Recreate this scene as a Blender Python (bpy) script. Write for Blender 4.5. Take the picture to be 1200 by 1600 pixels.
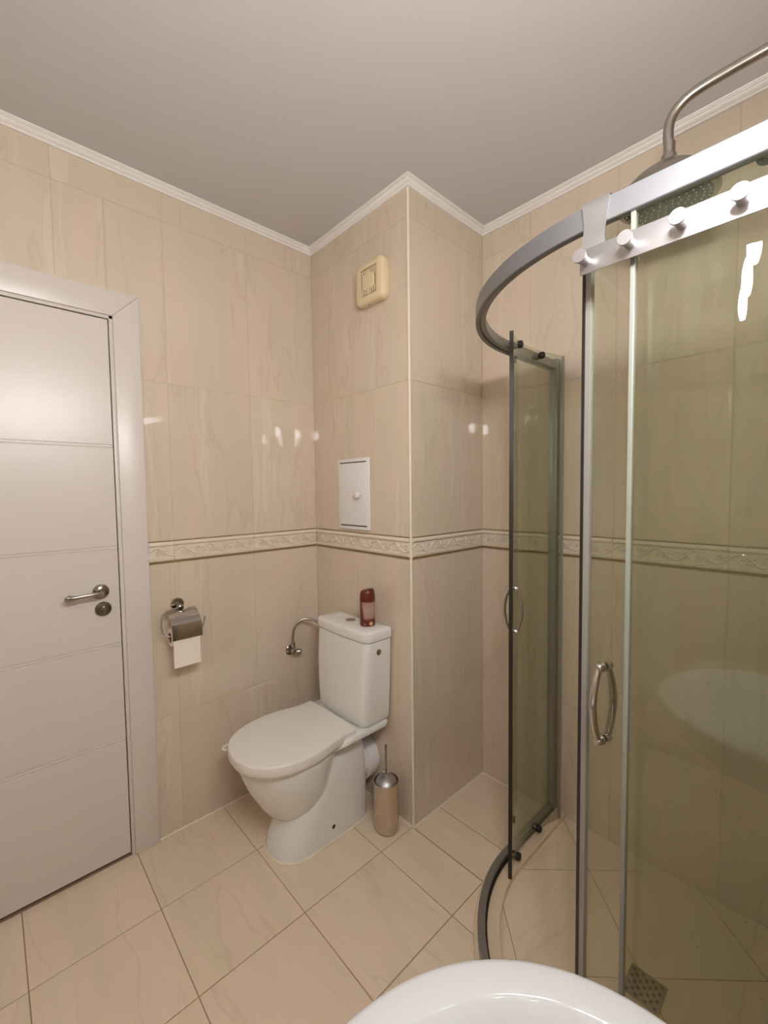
import bpy, bmesh, math, random
from mathutils import Vector, Matrix, noise
random.seed(7)
C = bpy.context.scene.collection
sc = bpy.context.scene
for o in list(bpy.data.objects): bpy.data.objects.remove(o)

# ---------------------------------------------------------------- camera, world, exposure
F_PX, CAM = 669.39, Vector((1.7826, -1.2011, 1.3543))
pitch, yaw, roll = math.radians(-2.9447), math.radians(47.0218), math.radians(-0.7235)
fw = Vector((-math.sin(yaw)*math.cos(pitch), math.cos(yaw)*math.cos(pitch), math.sin(pitch)))
r0 = Vector((math.cos(yaw), math.sin(yaw), 0)); u0 = r0.cross(fw)
rt = math.cos(roll)*r0 + math.sin(roll)*u0
up = -math.sin(roll)*r0 + math.cos(roll)*u0
cd = bpy.data.cameras.new('camera'); cam = bpy.data.objects.new('camera', cd); C.objects.link(cam)
cd.sensor_fit = 'HORIZONTAL'; cd.sensor_width = 36; cd.lens = F_PX/1200*36; cd.clip_start = 0.02
m3 = Matrix((rt, up, -fw)).transposed()
cam.matrix_world = Matrix.Translation(CAM) @ m3.to_4x4()
sc.camera = cam
sc.view_settings.view_transform = 'Standard'; sc.view_settings.look = 'None'
sc.view_settings.gamma = 1; sc.view_settings.use_curve_mapping = False
sc.view_settings.exposure = 0.0
wd = bpy.data.worlds.new('world'); sc.world = wd; wd.use_nodes = True
wd.node_tree.nodes['Background'].inputs[0].default_value = (0.02, 0.018, 0.015, 1)
LAMP_STRENGTH = 266.0
LAMPS = [(1.745, -0.78, 1.895), (1.745, -0.985, 1.895), (1.745, -1.19, 1.895)]

# ---------------------------------------------------------------- room measures (metres)
W, D = 0.6447, 0.4813          # service duct in the back left corner
RX, FY, H = 1.92, -2.05, 2.505
ZL, ZB0, ZB1, ZJ, ZJ2, ZC = 0.478, 1.081, 1.169, 1.773, 2.376, 2.479
T = 0.3333
G = 0.0022

# ---------------------------------------------------------------- materials
def S(c):   # srgb 0-255 -> linear
    return tuple(((v/255)/12.92 if v/255 <= .04045 else ((v/255+.055)/1.055)**2.4) for v in c)+(1,)
def mat(name, col=(.8,.8,.8,1), rough=.4, metal=0, **kw):
    m = bpy.data.materials.new(name); m.use_nodes = True
    b = m.node_tree.nodes['Principled BSDF']
    b.inputs['Base Color'].default_value = col; b.inputs['Roughness'].default_value = rough
    b.inputs['Metallic'].default_value = metal
    for k, v in kw.items(): b.inputs[k].default_value = v
    return m
class NT:
    def __init__(s, m): s.t = m.node_tree; s.b = s.t.nodes['Principled BSDF']
    def n(s, typ, **kw):
        x = s.t.nodes.new(typ)
        for k, v in kw.items():
            if k.startswith('i_'): x.inputs[k[2:].replace('_', ' ')].default_value = v
            else: setattr(x, k, v)
        return x
    def l(s, a, b): s.t.links.new(a, b)
def ramp(nt, pts, interp='LINEAR'):
    r = nt.n('ShaderNodeValToRGB'); e = r.color_ramp.elements; r.color_ramp.interpolation = interp
    while len(e) < len(pts): e.new(.5)
    for q, (p, c) in zip(e, pts): q.position = p; q.color = c
    return r
def bump_noise(m, scale=60, strength=.1, dist=.001, detail=3, stretch=(1,1,1)):
    nt = NT(m); tc = nt.n('ShaderNodeTexCoord'); mp = nt.n('ShaderNodeMapping'); mp.inputs['Scale'].default_value = stretch
    nz = nt.n('ShaderNodeTexNoise', i_Scale=scale, i_Detail=detail); bp = nt.n('ShaderNodeBump', i_Strength=strength, i_Distance=dist)
    nt.l(tc.outputs['Object'], mp.inputs['Vector']); nt.l(mp.outputs[0], nz.inputs['Vector'])
    nt.l(nz.outputs[0], bp.inputs['Height']); nt.l(bp.outputs[0], nt.b.inputs['Normal'])
    return m
def tile_mat(name, a, b, c, pale, dark, rough, bands=1.0, across=5.0, along=.8, ior=1.75):
    m = mat(name, a, rough, 0, **{'IOR': ior}); nt = NT(m)
    tc = nt.n('ShaderNodeTexCoord'); oi = nt.n('ShaderNodeObjectInfo')
    off = nt.n('ShaderNodeVectorMath', operation='SCALE'); cmb = nt.n('ShaderNodeCombineXYZ')
    mul = nt.n('ShaderNodeMath', operation='MULTIPLY', i_Value=1.0); mul.inputs[1].default_value = 37.0
    nt.l(oi.outputs['Random'], mul.inputs[0])
    for k in range(3): nt.l(mul.outputs[0], cmb.inputs[k])
    add = nt.n('ShaderNodeVectorMath', operation='ADD'); nt.l(tc.outputs['Object'], add.inputs[0]); nt.l(cmb.outputs[0], add.inputs[1])
    wob = nt.n('ShaderNodeTexNoise', i_Scale=5.0, i_Detail=3.0); nt.l(add.outputs[0], wob.inputs['Vector'])
    ws = nt.n('ShaderNodeVectorMath', operation='SCALE'); ws.inputs['Scale'].default_value = .05; nt.l(wob.outputs['Color'], ws.inputs[0])
    ad2 = nt.n('ShaderNodeVectorMath', operation='ADD'); nt.l(add.outputs[0], ad2.inputs[0]); nt.l(ws.outputs[0], ad2.inputs[1])
    mp = nt.n('ShaderNodeMapping'); mp.inputs['Scale'].default_value = (across, along, 1); mp.inputs['Rotation'].default_value = (0, 0, .07)
    nt.l(ad2.outputs[0], mp.inputs['Vector'])
    n1 = nt.n('ShaderNodeTexNoise', i_Scale=1.0, i_Detail=3.0, i_Roughness=.55); nt.l(mp.outputs[0], n1.inputs['Vector'])
    r1 = ramp(nt, [(.30, a), (.42, b), (.50, a), (.58, c), (.68, b)]); nt.l(n1.outputs[0], r1.inputs[0])
    # pale brush-like streaks with a hard edge on one side
    mp2 = nt.n('ShaderNodeMapping'); mp2.inputs['Scale'].default_value = (across*1.6, along*.8, 1); mp2.inputs['Location'].default_value = (3.1, 1.7, 0)
    nt.l(ad2.outputs[0], mp2.inputs['Vector'])
    n2 = nt.n('ShaderNodeTexNoise', i_Scale=1.0, i_Detail=2.5, i_Roughness=.6); nt.l(mp2.outputs[0], n2.inputs['Vector'])
    r2 = ramp(nt, [(.60, (0,0,0,1)), (.612, (.8,.8,.8,1)), (.70, (.25,.25,.25,1)), (.71, (0,0,0,1))]); nt.l(n2.outputs[0], r2.inputs[0])
    mx = nt.n('ShaderNodeMix', data_type='RGBA'); mb = nt.n('ShaderNodeMath', operation='MULTIPLY'); mb.inputs[1].default_value = .55*bands
    nt.l(r2.outputs[0], mb.inputs[0]); nt.l(mb.outputs[0], mx.inputs[0]); nt.l(r1.outputs[0], mx.inputs[6]); mx.inputs[7].default_value = pale
    # thin darker veins
    n3 = nt.n('ShaderNodeTexNoise', i_Scale=1.0, i_Detail=4.0, i_Roughness=.5)
    mp3 = nt.n('ShaderNodeMapping'); mp3.inputs['Scale'].default_value = (across*.9, along*.8, 1); mp3.inputs['Location'].default_value = (9.1, 4.7, 2)
    nt.l(ad2.outputs[0], mp3.inputs['Vector']); nt.l(mp3.outputs[0], n3.inputs['Vector'])
    r3 = ramp(nt, [(.487, (0,0,0,1)), (.497, (1,1,1,1)), (.507, (0,0,0,1))]); nt.l(n3.outputs[0], r3.inputs[0])
    mx2 = nt.n('ShaderNodeMix', data_type='RGBA'); mc = nt.n('ShaderNodeMath', operation='MULTIPLY'); mc.inputs[1].default_value = .35*bands
    nt.l(r3.outputs[0], mc.inputs[0]); nt.l(mc.outputs[0], mx2.inputs[0]); nt.l(mx.outputs[2], mx2.inputs[6]); mx2.inputs[7].default_value = dark
    nt.l(mx2.outputs[2], nt.b.inputs['Base Color'])
    bp = nt.n('ShaderNodeBump', i_Strength=.03, i_Distance=.0004)
    n4 = nt.n('ShaderNodeTexNoise', i_Scale=9.0, i_Detail=1.0); nt.l(add.outputs[0], n4.inputs['Vector'])
    nt.l(n4.outputs[0], bp.inputs['Height']); nt.l(bp.outputs[0], nt.b.inputs['Normal'])
    return m
M = {}
M['wall_tile'] = tile_mat('glazed_wall_tile', S((213,197,175)), S((216,197,178)), S((209,196,173)), S((223,211,192)), S((194,170,146)), .02)
M['floor_tile'] = tile_mat('matt_floor_tile', S((226,207,182)), S((231,210,187)), S((221,206,179)), S((234,220,198)), S((192,168,140)), .3, .7, 6.0, 1.0, 1.45)
M['curb_tile'] = tile_mat('curb_tile', S((222,202,174)), S((226,203,176)), S((218,200,170)), S((219,205,181)), S((176,150,120)), .3, .3)
M['border'] = mat('border_tile_glaze', S((226,213,194)), .08, 0, IOR=1.7)
M['border_edge'] = mat('border_gilt_edge', S((140,112,74)), .3)
M['grout'] = bump_noise(mat('grout', S((200,184,158)), .9), 300, .3)
M['floor_grout'] = bump_noise(mat('floor_grout', S((164,138,112)), .9), 300, .3)
M['caulk'] = mat('caulk', S((228,218,196)), .5)
M['plaster'] = bump_noise(mat('ceiling_paint', S((205,202,200)), .9), 140, .12)
M['cornice'] = mat('cornice_white', S((235,231,224)), .55)
M['door'] = bump_noise(mat('door_lacquer', S((214,206,197)), .30), 90, .1, .0004, 3, (1, 8, 1))
M['dark'] = mat('gap_shade', S((25,22,18)), .8)  # near-black colour stands in for shade in gaps, slots and holes
M['porcelain'] = mat('porcelain', S((232,231,226)), .07, 0, **{'Coat Weight': .3})
M['basin'] = mat('basin_glaze', S((206,206,205)), .06, 0, **{'Coat Weight': .3})
M['seat'] = mat('seat_plastic', S((233,228,220)), .28)
M['white_plastic'] = mat('white_plastic', S((232,229,228)), .35)
M['cream'] = mat('aged_cream_plastic', S((226,206,168)), .3)
M['recess_shade'] = mat('vent_recess_shade', S((70,48,22)), .8)  # shade behind the grille, put into the colour
M['chrome'] = mat('chrome', (.62,.60,.58,1), .08, 1)
M['dark_chrome'] = mat('aged_chrome', (.38,.35,.31,1), .14, 1)
M['satin'] = bump_noise(mat('satin_aluminium', (.30,.30,.31,1), .5, .85), 200, .05, .0004, 2, (1, 1, 12))
M['rail'] = mat('rail_aluminium', (.34,.34,.34,1), .4, .9)
M['steel'] = bump_noise(mat('brushed_steel', (.50,.48,.48,1), .42, 1), 160, .08, .0004, 2, (1, 1, 14))
M['brush_steel'] = mat('brush_pot_steel', (.62,.54,.44,1), .27, 1)
M['nickel'] = mat('brushed_nickel', (.42,.39,.35,1), .25, 1)
M['rubber'] = mat('black_rubber', S((22,22,20)), .5)
M['seal'] = mat('dark_magnet_seal', S((36,32,26)), .4)
M['grey_seal'] = mat('grey_seal', S((150,146,138)), .35)
M['clear_seal'] = mat('clear_seal', S((140,142,130)), .3, 0)
M['paper'] = bump_noise(mat('toilet_paper', S((238,228,216)), .9), 400, .25)
M['card'] = mat('cardboard', S((150,120,90)), .9)
M['cap'] = mat('brown_cap', S((92,34,16)), .35)
M['mirror'] = mat('mirror', (.9,.9,.9,1), .02, 1)
def can_mat():
    m = mat('can_print', S((150,118,100)), .35, .15); nt = NT(m); tc = nt.n('ShaderNodeTexCoord')
    sp = nt.n('ShaderNodeSeparateXYZ'); nt.l(tc.outputs['Object'], sp.inputs[0])
    r = ramp(nt, [(.0, S((120,70,52))), (.10, S((150,118,102))), (.62, S((178,150,136))), (.93, S((160,130,116)))])
    mm = nt.n('ShaderNodeMapRange'); mm.inputs[1].default_value = 0; mm.inputs[2].default_value = .115
    nt.l(sp.outputs[2], mm.inputs[0]); nt.l(mm.outputs[0], r.inputs[0])
    v = nt.n('ShaderNodeTexVoronoi', i_Scale=38.0); nt.l(tc.outputs['Object'], v.inputs['Vector'])
    r2 = ramp(nt, [(.0, S((240,214,196))), (.25, S((206,160,132))), (.4, S((96,36,24)))], 'EASE'); nt.l(v.outputs['Distance'], r2.inputs[0])
    mr = nt.n('ShaderNodeMapRange'); mr.inputs[1].default_value = .036; mr.inputs[2].default_value = .026; nt.l(sp.outputs[2], mr.inputs[0])
    mx = nt.n('ShaderNodeMix', data_type='RGBA'); nt.l(mr.outputs[0], mx.inputs[0]); nt.l(r.outputs[0], mx.inputs[6]); nt.l(r2.outputs[0], mx.inputs[7])
    dt = nt.n('ShaderNodeVectorMath', operation='DOT_PRODUCT'); dt.inputs[1].default_value = (.65, .76, .12); nt.l(tc.outputs['Object'], dt.inputs[0])
    sd = nt.n('ShaderNodeMapRange'); sd.inputs[1].default_value = -.010; sd.inputs[2].default_value = -.013; nt.l(dt.outputs['Value'], sd.inputs[0])   # printed dark side panel
    my = nt.n('ShaderNodeMix', data_type='RGBA'); nt.l(sd.outputs[0], my.inputs[0]); nt.l(mx.outputs[2], my.inputs[6]); my.inputs[7].default_value = S((104,44,30))
    nt.l(my.outputs[2], nt.b.inputs['Base Color']); return m
M['can'] = can_mat()
def glass_mat(name, tint, film, filmcol, refl=1.0):
    m = bpy.data.materials.new(name); m.use_nodes = True; t = m.node_tree; t.nodes.clear()
    out = t.nodes.new('ShaderNodeOutputMaterial'); tr = t.nodes.new('ShaderNodeBsdfTransparent'); tr.inputs[0].default_value = tint
    gl = t.nodes.new('ShaderNodeBsdfGlossy'); gl.inputs['Roughness'].default_value = .015; gl.inputs[0].default_value = (.95,1,.93,1)
    fr = t.nodes.new('ShaderNodeFresnel'); ge = t.nodes.new('ShaderNodeNewGeometry')
    io = t.nodes.new('ShaderNodeMapRange'); io.inputs[3].default_value = 1.5; io.inputs[4].default_value = 1/1.5   # same index seen from inside
    t.links.new(ge.outputs['Backfacing'], io.inputs[0]); t.links.new(io.outputs[0], fr.inputs[0])
    mu = t.nodes.new('ShaderNodeMath'); mu.operation = 'MULTIPLY'; mu.inputs[1].default_value = refl
    df = t.nodes.new('ShaderNodeBsdfDiffuse'); df.inputs[0].default_value = filmcol
    nz = t.nodes.new('ShaderNodeTexNoise'); nz.inputs['Scale'].default_value = 3.0; nz.inputs['Detail'].default_value = 5
    tc = t.nodes.new('ShaderNodeTexCoord'); mp = t.nodes.new('ShaderNodeMapping'); mp.inputs['Scale'].default_value = (5, 5, 1.2)
    mr = t.nodes.new('ShaderNodeMapRange'); mr.inputs[1].default_value = .3; mr.inputs[2].default_value = .75; mr.inputs[3].default_value = film*.5; mr.inputs[4].default_value = film*1.6
    a = t.nodes.new('ShaderNodeMixShader'); b = t.nodes.new('ShaderNodeMixShader'); L = t.links.new
    L(tc.outputs['Object'], mp.inputs[0]); L(mp.outputs[0], nz.inputs['Vector']); L(nz.outputs[0], mr.inputs[0]); L(mr.outputs[0], a.inputs[0])
    L(tr.outputs[0], a.inputs[1]); L(df.outputs[0], a.inputs[2])
    L(fr.outputs[0], mu.inputs[0]); L(mu.outputs[0], b.inputs[0]); L(a.outputs[0], b.inputs[1]); L(gl.outputs[0], b.inputs[2]); L(b.outputs[0], out.inputs[0])
    return m
M['glass'] = glass_mat('greenish_shower_glass', (.885,.892,.852,1), .02, S((150,150,120)))
M['droplet'] = glass_mat('water_droplet', (.8,.82,.76,1), .0, (.5,.5,.5,1), 2.2)
def lamp_mat():
    m = bpy.data.materials.new('lit_lamp_shade'); m.use_nodes = True; t = m.node_tree; t.nodes.clear()
    e = t.nodes.new('ShaderNodeEmission'); e.inputs[0].default_value = (1, 1.0, 1.03, 1); e.inputs[1].default_value = LAMP_STRENGTH
    o = t.nodes.new('ShaderNodeOutputMaterial'); t.links.new(e.outputs[0], o.inputs[0]); return m
M['lamp'] = lamp_mat()

# ---------------------------------------------------------------- mesh helpers
class MB:
    def __init__(s): s.v = []; s.f = []
    def add(s, vs, fs):
        k = len(s.v); s.v += [tuple(x) for x in vs]; s.f += [tuple(i+k for i in f) for f in fs]; return s
    def box(s, x0, x1, y0, y1, z0, z1, b=0):
        if b <= 0:
            return s.add([(x,y,z) for x in (x0,x1) for y in (y0,y1) for z in (z0,z1)],
                         [(0,1,3,2),(4,6,7,5),(0,4,5,1),(2,3,7,6),(0,2,6,4),(1,5,7,3)])
        bm = bmesh.new(); bmesh.ops.create_cube(bm, size=1)
        for v in bm.verts: v.co = Vector(((x0+x1)/2+v.co.x*(x1-x0), (y0+y1)/2+v.co.y*(y1-y0), (z0+z1)/2+v.co.z*(z1-z0)))
        bmesh.ops.bevel(bm, geom=bm.edges[:], offset=b, segments=3, profile=.5, affect='EDGES')
        bm.verts.index_update(); s.add([v.co[:] for v in bm.verts], [[v.index for v in f.verts] for f in bm.faces]); bm.free(); return s
    def rings(s, rings, cap0=True, cap1=True, closed=True, loop=False):
        n = len(rings[0]); vs = [p for r in rings for p in r]; fs = []
        R = len(rings)
        for i in range(R if loop else R-1):
            a, b = i*n, ((i+1) % R)*n
            for j in range(n if closed else n-1):
                k = (j+1) % n; fs.append((a+j, a+k, b+k, b+j))
        if cap0 and not loop: fs.append(tuple(range(n))[::-1])
        if cap1 and not loop: fs.append(tuple((R-1)*n+i for i in range(n)))
        return s.add(vs, fs)
    def lathe(s, prof, o=(0,0,0), ax=(0,0,1), n=24, cap=True):
        ax = Vector(ax).normalized(); o = Vector(o); a = ax.orthogonal().normalized(); b = ax.cross(a)
        rr = [[o+ax*h+(a*math.cos(2*math.pi*i/n)+b*math.sin(2*math.pi*i/n))*max(r, 1e-5) for i in range(n)] for r, h in prof]
        return s.rings(rr, cap, cap)
    def tube(s, pts, r, n=10, closed=False, flat=1.0, nrm=None):
        pts = [Vector(p) for p in pts]; R = []; N = len(pts); prev = None
        for i, p in enumerate(pts):
            if closed: t = pts[(i+1) % N]-pts[i-1]
            else: t = pts[min(i+1, N-1)]-pts[max(i-1, 0)]
            t.normalize()
            if nrm is not None: a = (Vector(nrm)-t*t.dot(Vector(nrm))).normalized()
            elif prev is None: a = t.orthogonal().normalized()
            else: a = (prev-t*prev.dot(t)).normalized()
            prev = a; b = t.cross(a); rad = r[i] if isinstance(r, (list, tuple)) else r
            R.append([p+(a*math.cos(2*math.pi*k/n)*flat+b*math.sin(2*math.pi*k/n))*rad for k in range(n)])
        return s.rings(R, True, True, True, closed)
    def prism(s, poly, z0, z1):
        n = len(poly)
        return s.add([(x,y,z0) for x,y in poly]+[(x,y,z1) for x,y in poly],
                     [tuple(range(n))[::-1], tuple(range(n,2*n))]+[(i,(i+1)%n,n+(i+1)%n,n+i) for i in range(n)])
    def mesh(s, name, m, smooth=True, angle=35):
        me = bpy.data.meshes.new(name); me.from_pydata(s.v, [], s.f); me.validate()
        bm = bmesh.new(); bm.from_mesh(me); bmesh.ops.recalc_face_normals(bm, faces=bm.faces)
        if smooth:
            for f in bm.faces: f.smooth = True
            for e in bm.edges:
                if len(e.link_faces) == 2 and e.calc_face_angle(0) > math.radians(angle): e.smooth = False
        bm.to_mesh(me); bm.free(); me.materials.append(m); return me
    def build(s, name, m, parent=None, smooth=True, angle=35, label=None):
        o = bpy.data.objects.new(name, s.mesh(name, m, smooth, angle)); C.objects.link(o)
        if parent is not None: o.parent = parent; 
        if label: o['label'] = label
        return o
def tag(o, label, cat, group=None):
    o['label'] = label; o['category'] = cat
    if group: o['group'] = group
    return o
def thing(name, label, cat, loc=(0,0,0), group=None):
    o = bpy.data.objects.new(name, None); o.empty_display_size = .05; C.objects.link(o); o.location = loc
    return tag(o, label, cat, group)
def struct(o): o['kind'] = 'structure'; return o
def local(o, root):   # keep world placement of a mesh written in world coordinates under a located empty
    o.parent = root; o.matrix_parent_inverse = Matrix.Translation(root.location).inverted(); return o
def sub(mb, name, m, root, **k):
    o = mb.build(name, m, None, **k); 
    # shift mesh data so that it sits in root's own frame
    off = root_world(root); o.data.transform(Matrix.Translation(-off)); o.parent = root; return o
def root_world(r):
    v = Vector((0,0,0))
    while r is not None: v += r.location; r = r.parent
    return v
def smooth_pts(pts, k=6, closed=False):
    P = [Vector(p) for p in pts]; out = []; n = len(P)
    rng = n if closed else n-1
    for i in range(rng):
        if closed: a, b, c, d = P[i-1], P[i], P[(i+1)%n], P[(i+2)%n]
        else: a, b, c, d = P[max(i-1,0)], P[i], P[i+1], P[min(i+2,n-1)]
        for j in range(k):
            t = j/k; out.append(.5*((2*b)+(c-a)*t+(2*a-5*b+4*c-d)*t*t+(3*b-a-3*c+d)*t**3))
    if not closed: out.append(P[-1])
    return out
def sweep(path, prof, closed=False):
    """path: list of xy; prof: list of (out, z) with out = to the left of travel. returns list of rings"""
    n = len(path); R = []
    for i in range(n):
        p = Vector(path[i])
        d0 = (p-Vector(path[i-1])).normalized() if (i > 0 or closed) else None
        d1 = (Vector(path[(i+1)%n])-p).normalized() if (i < n-1 or closed) else None
        if d0 is None: d0 = d1
        if d1 is None: d1 = d0
        n0 = Vector((-d0.y, d0.x)); n1 = Vector((-d1.y, d1.x)); m = (n0+n1)
        m = m/ max(m.length_squared/2, 1e-6)
        R.append([(p.x+m.x*o, p.y+m.y*o, z) for o, z in prof])
    return R

# ---------------------------------------------------------------- structure: floor, walls, ceiling
DY0, DY1 = -0.854, -1.62      # door opening along the left wall
fl = struct(MB().box(-.12, RX+.1, FY-.1, D+.1, -.12, -.0015).build('floor', M['floor_grout'], smooth=False))
ce = struct(MB().box(-.12, RX+.1, FY-.1, D+.1, H, H+.1).build('ceiling', M['plaster'], smooth=False))
g = MB(); g.box(-.12, -.0012, DY0, D+.1, 0, H); g.box(-.12, -.0012, DY1, DY0, 1.975, H); g.box(-.12, -.0012, FY-.1, DY1, 0, H)
wl = struct(g.build('wall_left', M['grout'], smooth=False))
wc = struct(MB().box(-.0012, W-.0012, .0012, D+.1, 0, H).build('wall_column', M['grout'], smooth=False))
wb = struct(MB().box(W-.0012, RX+.1, D+.0012, D+.1, 0, H).build('wall_back', M['grout'], smooth=False))
wr = struct(MB().box(RX+.0012, RX+.1, FY, D+.0012, 0, H).build('wall_right', M['grout'], smooth=False))
wf = struct(MB().box(-.0012, RX+.1, FY-.1, FY-.0012, 0, H).build('wall_front', M['grout'], smooth=False))

# tiles: local u across, v along the veining, h off the wall
_tm = {}
def tile_mesh(us, vs, m, key, bev=.0012, h=.0012, poly=None):
    k = (round(us,4), round(vs,4), key) if poly is None else None
    if k in _tm: return _tm[k]
    P = poly or [(0,0),(us,0),(us,vs),(0,vs)]
    cx = sum(p[0] for p in P)/len(P); cy = sum(p[1] for p in P)/len(P)
    n = len(P); mb = MB()
    def ins(d):
        out = []
        for i in range(n):
            a, b, c = Vector(P[i-1]), Vector(P[i]), Vector(P[(i+1)%n])
            d0 = (b-a).normalized(); d1 = (c-b).normalized()
            mm = Vector((-d0.y-d1.y, d0.x+d1.x)); mm = mm/max(mm.length_squared/2, .3); out.append(b+mm*d)
        return out
    r0_ = [(p[0],p[1],-h) for p in ins(0)]; r1 = [(p[0],p[1],-bev*.6) for p in ins(0)]; r2 = [(p[0],p[1],0) for p in ins(bev)]
    mb.rings([r0_, r1, r2], False, True)
    me = mb.mesh('tile', m, smooth=False)
    if k: _tm[k] = me
    return me
def put_tile(me, org, U, V, N, parent, name='tile'):
    o = bpy.data.objects.new(name, me); C.objects.link(o); o.parent = parent
    U, V, N = Vector(U), Vector(V), Vector(N); R = Matrix((U, V, N)).transposed().to_4x4()
    j = random.uniform(-.0002, .0002)
    o.matrix_world = Matrix.Translation(Vector(org)+N*j) @ R
    return o
rows = [(0, ZL), (ZL, ZB0), (ZB1, ZJ), (ZJ, ZJ2), (ZJ2, ZC+.02)]
def tile_wall(cols, orgf, U, N, parent, skip=lambda a,b,c,d: None):
    for (a, b) in cols:
        for (z0, z1) in rows:
            for (aa, bb, c0, c1) in (skip(a, b, z0, z1) or [(a, b, z0, z1)]):
                if bb-aa < .004 or c1-c0 < .004: continue
                me = tile_mesh(bb-aa-G, c1-c0-G, M['wall_tile'], 'w')
                put_tile(me, orgf(aa+G/2, c0+G/2), U, (0,0,1), N, parent)
# left wall: u runs +y ; normal +x ; U x V = (0,1,0)x(0,0,1) = (1,0,0)
cols = []; y = 0.0
while y > FY+.001:
    cols.append((max(y-T, FY), y)); y -= T
DT = 1.985
def skip_left(a, b, z0, z1):
    if b <= DY1 or a >= DY0: return None
    out = []
    if z1 <= DT:
        if b > DY0+.002: out.append((DY0, b, z0, z1))
        if a < DY1-.002: out.append((a, DY1, z0, z1))
        return out or [(0, 0, 0, 0)]
    if z0 < DT:
        if b > DY0+.002 or a < DY1-.002:
            if b > DY0: return [(DY0, b, z0, z1), (a, DY0-G, DT, z1)]
            return [(a, DY1, z0, z1), (DY1+G, b, DT, z1)]
        return [(a, b, DT, z1)]
    return None
tile_wall(cols, lambda u, z: (0, u, z), (0,1,0), (1,0,0), wl, skip_left)
# column front face: normal -y, U = +x  (x cross z = -y)
tile_wall([(0, .3095), (.3095, W-.003)], lambda u, z: (u, 0, z), (1,0,0), (0,-1,0), wc)
# column side face: normal +x, U=+y
tile_wall([(.003, .3245), (.3245, D)], lambda u, z: (W, u, z), (0,1,0), (1,0,0), wc)
# back wall
tile_wall([(W, .8765), (.8765, 1.2105), (1.2105, 1.5445), (1.5445, RX)], lambda u, z: (u, D, z), (1,0,0), (0,-1,0), wb)
# right wall (only seen in reflections): normal -x, U = -y
tile_wall([(-D, -.15), (-.15, .1833), (.1833, .5166), (.5166, .85), (.85, 1.1833), (1.1833, 1.5166), (1.5166, 1.85), (1.85, -FY)],
          lambda u, z: (RX, -u, z), (0,-1,0), (-1,0,0), wr)
# front wall behind the camera: normal +y, U=-x
tile_wall([(-RX, -1.55), (-1.55, -1.2167), (-1.2167, -.8833), (-.8833, -.55), (-.55, -.2167), (-.2167, 0)],
          lambda u, z: (-u, FY, z), (-1,0,0), (0,1,0), wf)

# floor tiles; veining runs along x : V=(1,0,0), U=(0,-1,0), N = U x V = (0,0,1)
SX, SY, SR = 1.490, .115, .500       # centre and radius of the shower's quarter circle
def in_shower(x, y):
    if x < SX-SR+.03 or y < SY-SR+.03: return False
    if x < SX and y < SY: return math.hypot(x-SX, y-SY) < SR-.03
    return True
xs = [0, .3060]; 
while xs[-1] < RX: xs.append(min(xs[-1]+T, RX))
ys = [D, .1615]
while ys[-1] > FY: ys.append(max(ys[-1]-T, FY))
for i in range(len(xs)-1):
    for j in range(len(ys)-1):
        x0, x1, y1, y0 = xs[i], xs[i+1], ys[j], ys[j+1]
        if x1 <= W+.01 and y0 >= -.01: continue
        if all(in_shower(x, y) for x in (x0, x1) for y in (y0, y1)): continue
        rects = [(x0, x1, y0, y1)]
        if x0 < W and y1 > 0:                      # cut round the column
            rects = []
            if y0 < 0: rects.append((x0, x1, y0, -G/2))
            if x1 > W: rects.append((W, x1, max(y0, 0)+G/2, y1))
        for (a, b, c, d) in rects:
            if b-a < .01 or d-c < .01: continue
            g2 = .003
            me = tile_mesh(d-c-g2, b-a-g2, M['floor_tile'], 'f', .001, .0015)
            put_tile(me, (a+g2/2, d-g2/2, 0), (0,-1,0), (1,0,0), (0,0,1), fl)
# shower floor: tiles laid diagonally on a slightly raised bed, clipped to the tray outline
ZS = .010
def arc(r, n=18, z=None):   # from the back wall, along the left, round the curve and along the front to the right wall
    pts = [(SX-r, D-.001)]
    for i in range(n+1):
        a = math.pi + (math.pi/2)*i/n; pts.append((SX+r*math.cos(a), SY+r*math.sin(a)))
    pts.append((RX-.001, SY-r)); return pts
clip = arc(.446, 12)+[(RX-.001, D-.001)]
bed = MB().prism(clip, -.001, ZS-.0015).build('trim_1', M['floor_grout'], smooth=False); struct(bed)
def clip_poly(P, Q):
    out = P; n = len(Q); area = sum(Q[i][0]*Q[(i+1)%n][1]-Q[(i+1)%n][0]*Q[i][1] for i in range(n))
    Q2 = Q if area > 0 else Q[::-1]
    for i in range(n):
        a, b = Vector(Q2[i]), Vector(Q2[(i+1)%n]); e = b-a; inp = out; out = []
        if not inp: break
        sd = lambda p: e.x*(p[1]-a.y)-e.y*(p[0]-a.x)
        for k in range(len(inp)):
            p, q = inp[k-1], inp[k]; sp_, sq = sd(p), sd(q)
            if (sp_ >= 0) != (sq >= 0):
                t = sp_/(sp_-sq); out.append((p[0]+(q[0]-p[0])*t, p[1]+(q[1]-p[1])*t))
            if sq >= 0: out.append(q)
    r = []
    for p in out:
        if not r or math.hypot(p[0]-r[-1][0], p[1]-r[-1][1]) > .002: r.append(p)
    if len(r) > 1 and math.hypot(r[0][0]-r[-1][0], r[0][1]-r[-1][1]) < .002: r.pop()
    return r
s2 = math.sqrt(.5); e1 = Vector((s2, s2)); e2 = Vector((-s2, s2))
OA = Vector((1.175, -.139)); 
offA = OA.dot(e1)      # joints perpendicular to e1 pass through here
offB = Vector((1.068, .154)).dot(e2)
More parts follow.
